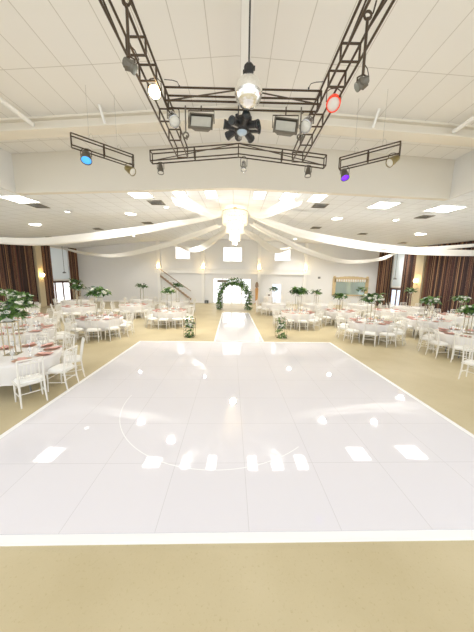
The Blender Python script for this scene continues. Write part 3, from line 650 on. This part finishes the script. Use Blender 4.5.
def arrangement(loc, r, label, seed, roses=7, dark=False, sprays=2, flat=.5, n=170, group='leafy arrangements on tall stands'):
    random.seed(seed); root = empty('floral_arrangement', loc, label, 'flowers', group); m = MB(); m2 = MB(); q_ = r/.36
    for k in range(n):
        a = random.uniform(0, 2*pi); e = math.asin(random.uniform(-.35, 1)); d = Vector((cos(a)*cos(e), sin(a)*cos(e), sin(e)))
        rr = r*random.uniform(.45, .95); p_ = Vector((d.x*rr, d.y*rr, .16*q_+d.z*rr*flat))
        o_ = (d+Vector((random.uniform(-.7, .7), random.uniform(-.7, .7), random.uniform(-.5, .4)))).normalized()
        leaf(m if random.random() < (.35 if dark else .68) else m2, p_-o_*.06*q_, o_, random.uniform(.13, .22)*q_, random.uniform(.075, .12)*q_, .2)
    for k in range(sprays*4):           # long arching leaves that break the outline
        a = random.uniform(0, 2*pi); d = Vector((cos(a), sin(a), random.uniform(-.1, .9))).normalized()
        leaf(m2 if k % 2 else m, Vector((d.x*r*.6, d.y*r*.6, .16*q_+d.z*r*.5)), d, random.uniform(.26, .40)*q_, random.uniform(.1, .15)*q_, .35)
    for v in (m, m2): v.v = [(x, y, max(.012, z)) if hypot(x, y) < .14 else (x, y, max(-.14, z)) for x, y, z in v.v]
    m.build('foliage', 'leaf', root); m2.build('foliage', 'leafd', root)
    m = MB(); m.lathe([(.04, 0), (.09, .03), (.11, .12), (.09, .14)], 10); m.build('bowl', 'white', root, True)
    for k in range(roses):
        a = random.uniform(0, 2*pi) if k % 3 else random.uniform(pi*1.1, pi*1.9); e = math.asin(random.uniform(-.1, .9)); rr = r*.88
        rose((cos(a)*cos(e)*rr, sin(a)*cos(e)*rr, .18*q_+sin(e)*rr*flat), .065*q_*random.uniform(.85, 1.15), root)
    return root
def stand_proto(h, w, label, group='tall slim centrepiece stands'):
    root = empty('centrepiece_stand', (0, 0, 0), label, 'stand', group)
    for sx in (-1, 1):
        for sy in (-1, 1):
            m = MB(); m.tube([(sx*w/2, sy*w/2, .01), (sx*w/2, sy*w/2, h)], .011, 6); m.build('post', 'stand', root)
    m = MB(); m.box((0, 0, .006), (w+.05, w+.05, .012)); m.build('base', 'stand', root)
    m = MB(); m.box((0, 0, h-.006), (w+.06, w+.06, .012)); m.build('top_plate', 'stand', root)
    return root

# ------------------------------------------------------------------ chair, table, place setting prototypes
def make_chair():
    root = empty('banquet_chair', (0, 0, 0), 'x', 'chair')
    for sx in (-1, 1):
        m = MB(); m.tube([(sx*.185, .17, .43), (sx*.187, .172, .2), (sx*.192, .182, 0)], [.017, .015, .011], 7); m.build('leg', 'chair', root)
        m = MB(); m.tube([(sx*.17, -.175, .43), (sx*.172, -.19, .2), (sx*.178, -.225, 0)], [.017, .015, .011], 7); m.build('leg', 'chair', root)
    m = MB(); m.add([(-.19, -.19, .415), (.19, -.19, .415), (.21, .2, .415), (-.21, .2, .415), (-.19, -.19, .445), (.19, -.19, .445), (.21, .2, .445), (-.21, .2, .445)],
                    [(3, 2, 1, 0), (4, 5, 6, 7), (0, 1, 5, 4), (1, 2, 6, 5), (2, 3, 7, 6), (3, 0, 4, 7)]); m.build('seat', 'chair', root)
    m = MB(); prof = [(.97, .446), (1.0, .462), (.96, .485), (.80, .496), (.3, .5)]
    vs = []
    for s_, z in prof:
        for k in range(20):
            a = 2*pi*k/20; cx, cy = cos(a), sin(a); q = (abs(cx)**5+abs(cy)**5)**(-1/5); vs.append((cx*q*.19*s_*(1+.06*cy), cy*q*.185*s_+.005, z))
    m.add(vs, [(i*20+k, i*20+(k+1) % 20, (i+1)*20+(k+1) % 20, (i+1)*20+k) for i in range(4) for k in range(20)]+[tuple(80+k for k in range(20))]); m.build('cushion', 'cushion', root, True)
    m = MB()
    def bk(z): return -.175-.085*((z-.43)/.49)**1.3
    for sx in (-1, 1): m.tube([(sx*.17, bk(z), z) for z in (.43, .6, .75, .92)], [.017, .016, .015, .013], 7)
    for z, r in ((.915, .016), (.83, .012), (.56, .012)): m.tube([(-.17, bk(z), z), (-.09, bk(z)-.018, z+.004), (0, bk(z)-.024, z+.006), (.09, bk(z)-.018, z+.004), (.17, bk(z), z)], r, 6)
    for k in range(5):
        x = -.112+.056*k; m.tube([(x, bk(.56)-.017, .56), (x, bk(.83)-.017, .83)], .008, 5)
    for k in range(3): m.sphere((-.085+.085*k, bk(.87)-.018, .873), .018, 6)
    m.build('backrest', 'chair', root)
    for a, b_ in (((-.187, .175, .28), (.187, .175, .28)), ((-.187, .175, .2), (-.172, -.19, .2)), ((.187, .175, .2), (.172, -.19, .2)), ((-.173, -.188, .25), (.173, -.188, .25))):
        m = MB(); m.tube([a, b_], .0095, 6); m.build('stretcher', 'chair', root)
    return root
CHAIR = make_chair()
for o_ in kids(CHAIR):
    for v_ in o_.data.vertices: v_.co.x *= 1.1
TR = .86
def make_table():
    root = empty('banquet_table', (0, 0, 0), 'x', 'table')
    m = MB(); n = 96; prof = [(.001, .755, 0), (TR*.6, .755, 0), (TR, .755, 0), (TR+.010, .745, .003), (TR+.008, .70, .006), (TR-.045, .55, .014), (TR-.07, .44, .02), (TR-.075, .33, .024)]
    vs = [((r+w*sin(k*2*pi*15/n)+w*.4*sin(k*2*pi*7/n+1))*cos(2*pi*k/n), (r+w*sin(k*2*pi*15/n)+w*.4*sin(k*2*pi*7/n+1))*sin(2*pi*k/n), z) for r, z, w in prof for k in range(n)]
    m.add(vs, [(i*n+k, i*n+(k+1) % n, (i+1)*n+(k+1) % n, (i+1)*n+k) for i in range(len(prof)-1) for k in range(n)]); m.build('tablecloth', 'cloth', root, True)
    m = MB(); m.lathe([(.001, .748), (TR-.01, .748), (TR-.01, .72), (.001, .72)], 40, caps=False); m.build('tabletop', 'white', root)
    for k in range(4):
        a = pi/4+k*pi/2; m = MB(); m.tube([(cos(a)*.52, sin(a)*.52, 0), (cos(a)*.46, sin(a)*.46, .72)], .016, 6); m.build('leg', 'grey', root)
    return root
TABLE = make_table()
def make_plate():
    m = MB(); m.lathe([(.001, .006), (.10, .006), (.115, .012), (.16, .018), (.163, .015), (.12, .003), (.001, 0)], 24, caps=False)
    return tag(m.build('charger_plate', 'charger', None, True), 'x', 'plate')
def make_napkin():
    root = empty('napkin', (0, 0, 0), 'x', 'napkin'); m = MB(); nx, ny = 4, 10; vs = []
    for j in range(ny+1):       # a folded strip lying across the plate and hanging a little over the table edge
        for i in range(nx+1):
            u = i/nx-.5; y = .11-.30*j/ny; w = .13-.02*sin(j*.9)
            vs.append((u*w+.006*sin(j*1.7), y, .024+.006*sin(i*1.5+j)+.004*cos(j*1.3)))
    k = nx+1; m.add(vs, [(j*k+i, j*k+i+1, (j+1)*k+i+1, (j+1)*k+i) for j in range(ny) for i in range(nx)])
    m.add([(x, y, z+.012) for x, y, z in vs], [(j*k+i, (j+1)*k+i, (j+1)*k+i+1, j*k+i+1) for j in range(ny) for i in range(nx)])
    o = m.build('napkin', 'pink', None, True); bpy.data.objects.remove(root); return tag(o, 'x', 'napkin')
def make_glass():
    m = MB(); m.lathe([(.001, .004), (.034, .003), (.034, .006), (.006, .012), (.005, .08), (.02, .095), (.036, .12), (.038, .16), (.033, .19)], 12, caps=False)
    return tag(m.build('water_goblet', 'glass', None, True), 'x', 'glass')
PLATE, NAPKIN, GOBLET = make_plate(), make_napkin(), make_glass()
used = set()
def place(proto, loc, rz, label, group):
    if proto.name not in used:
        used.add(proto.name); kids(proto); proto.location = loc; proto.rotation_euler = (0, 0, rz); proto['label'] = label; proto['group'] = group; return proto
    return copy_tree(proto, loc, rz, label, group)
ORD = ['first', 'second', 'third', 'fourth', 'fifth', 'sixth', 'seventh', 'eighth', 'ninth', 'tenth']
# x, y, chairs, first angle (degrees, 0 = toward camera, clockwise from above), stand height, arrangement radius, dark, where
T_ = [
 (-4.88, 5.05, 10, -18, .72, .31, 0, 'left table nearest camera'),
 (-6.85, 7.45, 10, 0, .62, .36, 0, 'second table along left edge'),
 (-9.05, 10.0, 10, 10, .62, .40, 0, 'left table before wide curtain'),
 (-5.75, 9.95, 10, 20, .85, .42, 0, 'left table nearest dance floor corner'),
 (-3.55, 12.5, 10, 0, .86, .34, 0, 'left table beside aisle stand'),
 (-12.3, 12.9, 9, 0, .62, .36, 0, 'table closest to left sconce'),
 (-9.2, 13.9, 9, 15, .9, .36, 1, 'middle left table behind corner table'),
 (-6.5, 15.0, 9, 5, None, 0, 0, 'table two behind dance floor corner left'),
 (-4.3, 17.3, 9, 0, .98, .34, 1, 'left table before staircase'),
 (-7.3, 18.4, 9, 10, .86, .38, 1, 'far left table before sconce pilaster'),
 (-11.6, 17.2, 9, 0, 1.15, .36, 1, 'far left table before glass door'),
 (7.68, 7.8, 10, 12, .62, .34, 0, 'right table nearest camera'),
 (5.6, 9.95, 10, -8, .76, .42, 0, 'right table nearest dance floor corner'),
 (8.6, 10.7, 10, 10, .66, .36, 0, 'second table along right edge'),
 (3.2, 12.55, 10, 0, .86, .44, 1, 'right table beside aisle stand'),
 (5.75, 13.4, 9, 20, .62, .36, 1, 'table behind right corner table'),
 (8.9, 13.9, 9, 0, None, 0, 0, 'right table before wide curtain'),
 (11.4, 12.2, 9, 15, .66, .36, 0, 'right table closest to wide curtain'),
 (2.6, 17.0, 9, 0, .86, .3, 1, 'far right table beside aisle'),
 (5.6, 17.0, 9, 12, .62, .36, 1, 'far right table before thermostat wall'),
 (8.9, 17.2, 9, 5, .9, .34, 1, 'far right table before gilt mirror'),
 (11.5, 16.0, 9, 0, .9, .34, 1, 'far right table before glass door'),
]
NS = 0
for ti, (tx, ty, n, a0, sh, ar_, dk, wh) in enumerate(T_):
    place(TABLE, (tx, ty, 0), random.uniform(0, 6), 'round white-clothed banquet table, ' + wh, 'round banquet tables')
    for k in range(n):
        th = radians(a0+360*k/n)          # clockwise from the camera side
        dx, dy = -sin(th), -cos(th)       # 0 -> toward the camera (-y); clockwise seen from above goes to -x
        seat = 'seat nearest camera' if k == 0 else ORD[k]+' seat clockwise from camera'
        dist = TR+.165+random.uniform(0, .03)
        cx, cy = tx+dx*dist, ty+dy*dist
        rz = atan2(dy, dx)+pi/2; jit = random.uniform(-.05, .05)
        if in_view(cx, cy, .5, 2):
            place(CHAIR, (cx, cy, 0), rz+jit, 'white spindle-back chair, '+wh+', '+seat, 'white chairs around the round tables')
        if ty < 15.5:
            px, py = tx+dx*(TR-.19), ty+dy*(TR-.19)
            if in_view(px, py, .8):
                pl = seat.replace('seat', 'place')
                place(PLATE, (px, py, .7565), 0, 'rose-gold charger plate, '+wh+', '+pl, 'charger plates')
                place(NAPKIN, (px, py, .757), rz-pi*0+random.uniform(-.15, .15), 'pink folded napkin, '+wh+', '+pl, 'pink napkins on the chargers')
                if ty < 13:
                    gx, gy = tx+dx*(TR-.40)+dy*.10, ty+dy*(TR-.40)-dx*.10
                    place(GOBLET, (gx, gy, .756), 0, 'clear stemmed glass, '+wh+', '+pl, 'stemmed glasses')
    if sh and in_view(tx, ty, 1.2, 15):
        st = stand_proto(sh, .2, 'slim four-post champagne metal stand, '+wh)
        st.location = (tx, ty, .7565); st.rotation_euler = (0, 0, .3)
        arrangement((tx, ty, .757+sh), ar_, ('dark leafy green' if dk else 'green leaf and white rose')+' arrangement, '+wh, 100+ti, roses=2 if dk else 11, dark=bool(dk), sprays=3 if dk else 2, n=230 if ty < 14 else 130)
# second arrangements seen beside two tables, and the chair of a table beyond the right edge
place(CHAIR, (5.95, 5.72, 0), -1.15, 'white spindle-back chair cut off by right edge, nearest on that side', 'white chairs around the round tables')

# floor stands with hanging greenery at the start of the aisle
def floor_stand(x, y, h, w, label, lab2, seed):
    root = empty('floor_frame', (x, y, 0), label, 'plant stand', 'slim frames at the aisle start')
    for sx in (-1, 1):
        for sy in (-1, 1):
            m = MB(); m.tube([(sx*w/2, sy*w/2, 0), (sx*w/2, sy*w/2, h)], .011, 5); m.build('post', 'stand', root)
    for z in (.01, h):
        m = MB(); c4 = [(-w/2, -w/2, z), (w/2, -w/2, z), (w/2, w/2, z), (-w/2, w/2, z)]
        for i in range(4): m.tube([c4[i], c4[(i+1) % 4]], .011, 5)
        m.build('frame_ring', 'stand', root)
    m = MB(); m.box((0, 0, h*.5), (w, w, .012)); m.build('shelf', 'stand', root)
    random.seed(seed); root = empty('trailing_plant', (x, y, h*.5+.007), lab2, 'plant', 'trailing greenery in the slim frames'); m = MB(); m2 = MB()
    for k in range(120):
        z = random.uniform(-.38, .48); rr = .15*(1-.6*abs(z)); a = random.uniform(0, 2*pi); sd = random.uniform(.3, 1)
        p_ = Vector((cos(a)*rr*sd, -abs(sin(a))*rr*sd-(.13 if z < .02 else 0), max(z, -.38))); leaf(m if k % 2 else m2, p_, (cos(a), -abs(sin(a)) if z < .1 else sin(a), random.uniform(-.4, .3)), random.uniform(.11, .18), .085, .3)
    m.build('foliage', 'leaf', root); m2.build('foliage', 'leafd', root)
    for k in range(3): rose((random.uniform(-.12, .12), -.2, random.uniform(.1, .35)), .05, root)
    m = MB(); m.lathe([(.06, 0), (.1, .08), (.1, .14)], 10); m.build('pot', 'white', root)
floor_stand(-2.0, 10.0, .78, .42, 'slim open metal frame by aisle start, left of the runner', 'trailing green plant in the frame left of the runner', 5)
floor_stand(1.9, 10.1, .78, .42, 'slim open metal frame by aisle start, right of the runner', 'trailing green plant in the frame right of the runner', 6)

# leafy arch at the end of the aisle
AX, AY, AR, AH = -.26, 19.1, 1.15, 1.12
root = empty('wedding_arch', (AX, AY, 0), 'round-topped arch wrapped in greenery before the bright glass doors', 'arch')
def arch_pt(u):
    """u in 0..1 from left foot over the top to the right foot"""
    L1 = AH; L2 = pi*AR; s_ = u*(2*L1+L2)
    if s_ < L1: return Vector((-AR, 0, s_)), Vector((0, 0, 1))
    if s_ < L1+L2:
        a = pi-(s_-L1)/AR; return Vector((AR*cos(a), 0, AH+AR*sin(a))), Vector((sin(a), 0, -cos(a)))
    return Vector((AR, 0, 2*L1+L2-s_)), Vector((0, 0, -1))
for sy in (-.12, .12):
    m = MB(); m.tube([arch_pt(k/40)[0]+Vector((0, sy, 0)) for k in range(41)], .02, 6); m.build('hoop', 'white', root)
random.seed(44); m = MB(); m2 = MB()
for k in range(1500):
    u = random.random(); p_, t_ = arch_pt(u); th = .11+.09*abs(sin(u*17))+(.08 if u > .5 else 0); a = random.uniform(0, 2*pi)
    nn = Vector((t_.z, 0, -t_.x)); d = nn*cos(a)+Vector((0, 1, 0))*sin(a)
    leaf(m if k % 3 else m2, p_+d*th*random.random(), d+t_*random.uniform(-.8, .8), random.uniform(.14, .26), .12)
for v in (m, m2): v.v = [(x, y, max(.03, z)) for x, y, z in v.v]
m.build('foliage', 'leaf', root); m2.build('foliage', 'leafd', root)
for k in range(10):
    p_, t_ = arch_pt(.06+.1*k); rose(tuple(p_+Vector((random.uniform(-.08, .08), -.16, 0))), .07, root)

# ------------------------------------------------------------------ light
w = bpy.data.worlds.new('world'); S.world = w; w.use_nodes = True; nt = w.node_tree
bg = nt.nodes['Background']
tc = nt.nodes.new('ShaderNodeTexCoord'); sp = nt.nodes.new('ShaderNodeSeparateXYZ'); rp = nt.nodes.new('ShaderNodeValToRGB')
nt.links.new(tc.outputs['Generated'], sp.inputs[0]); nt.links.new(sp.outputs['Z'], rp.inputs['Fac'])
rp.color_ramp.elements[0].color = (.88, .94, 1, 1); rp.color_ramp.elements[1].color = (.97, .98, 1, 1)
nt.links.new(rp.outputs['Color'], bg.inputs['Color']); bg.inputs['Strength'].default_value = 1.3
def area(name, loc, rot, sx, sy, power, col=(1, 1, 1)):
    l = bpy.data.lights.new(name, 'AREA'); l.shape = 'RECTANGLE'; l.size = sx; l.size_y = sy; l.energy = power; l.color = col
    o = bpy.data.objects.new(name, l); COL.objects.link(o); o.location = loc; o.rotation_euler = rot; return o
def spot(name, loc, power, col=(1, .975, .93)):
    l = bpy.data.lights.new(name, 'SPOT'); l.energy = power; l.color = col; l.spot_size = radians(150); l.spot_blend = .6; l.shadow_soft_size = .15
    o = bpy.data.objects.new(name, l); COL.objects.link(o); o.location = loc; return o
def point(name, loc, power, col=(1, .86, .66), r=.15):
    l = bpy.data.lights.new(name, 'POINT'); l.energy = power; l.color = col; l.shadow_soft_size = r
    o = bpy.data.objects.new(name, l); COL.objects.link(o); o.location = loc; return o
for x, y in ((-10.84, 13.33), (-5.15, 12.07), (4.88, 12.48), (10.8, 14.75), (7.6, 12.16), (8.0, 19.68), (-3.12, 10.55), (-8.3, 19.81), (4.91, 21.39), (12.37, 20.46), (-2.6, 19.4)):
    spot('downlight_lamp', (x, y, zlow(x, y)-.08), 300)
point('chandelier_glow', (-.15, 11.4, 3.75), 120)
for o in overhead:                        # set the overhead rig at its true height and distance
    c_ = Vector((0, 0, EH)); o.location = c_ + (o.location-c_)*OVER; o.scale = (OVER,)*3
S.view_settings.view_transform = 'Standard'; S.view_settings.look = 'None'; S.view_settings.exposure = 0.60; S.view_settings.gamma = 1.06
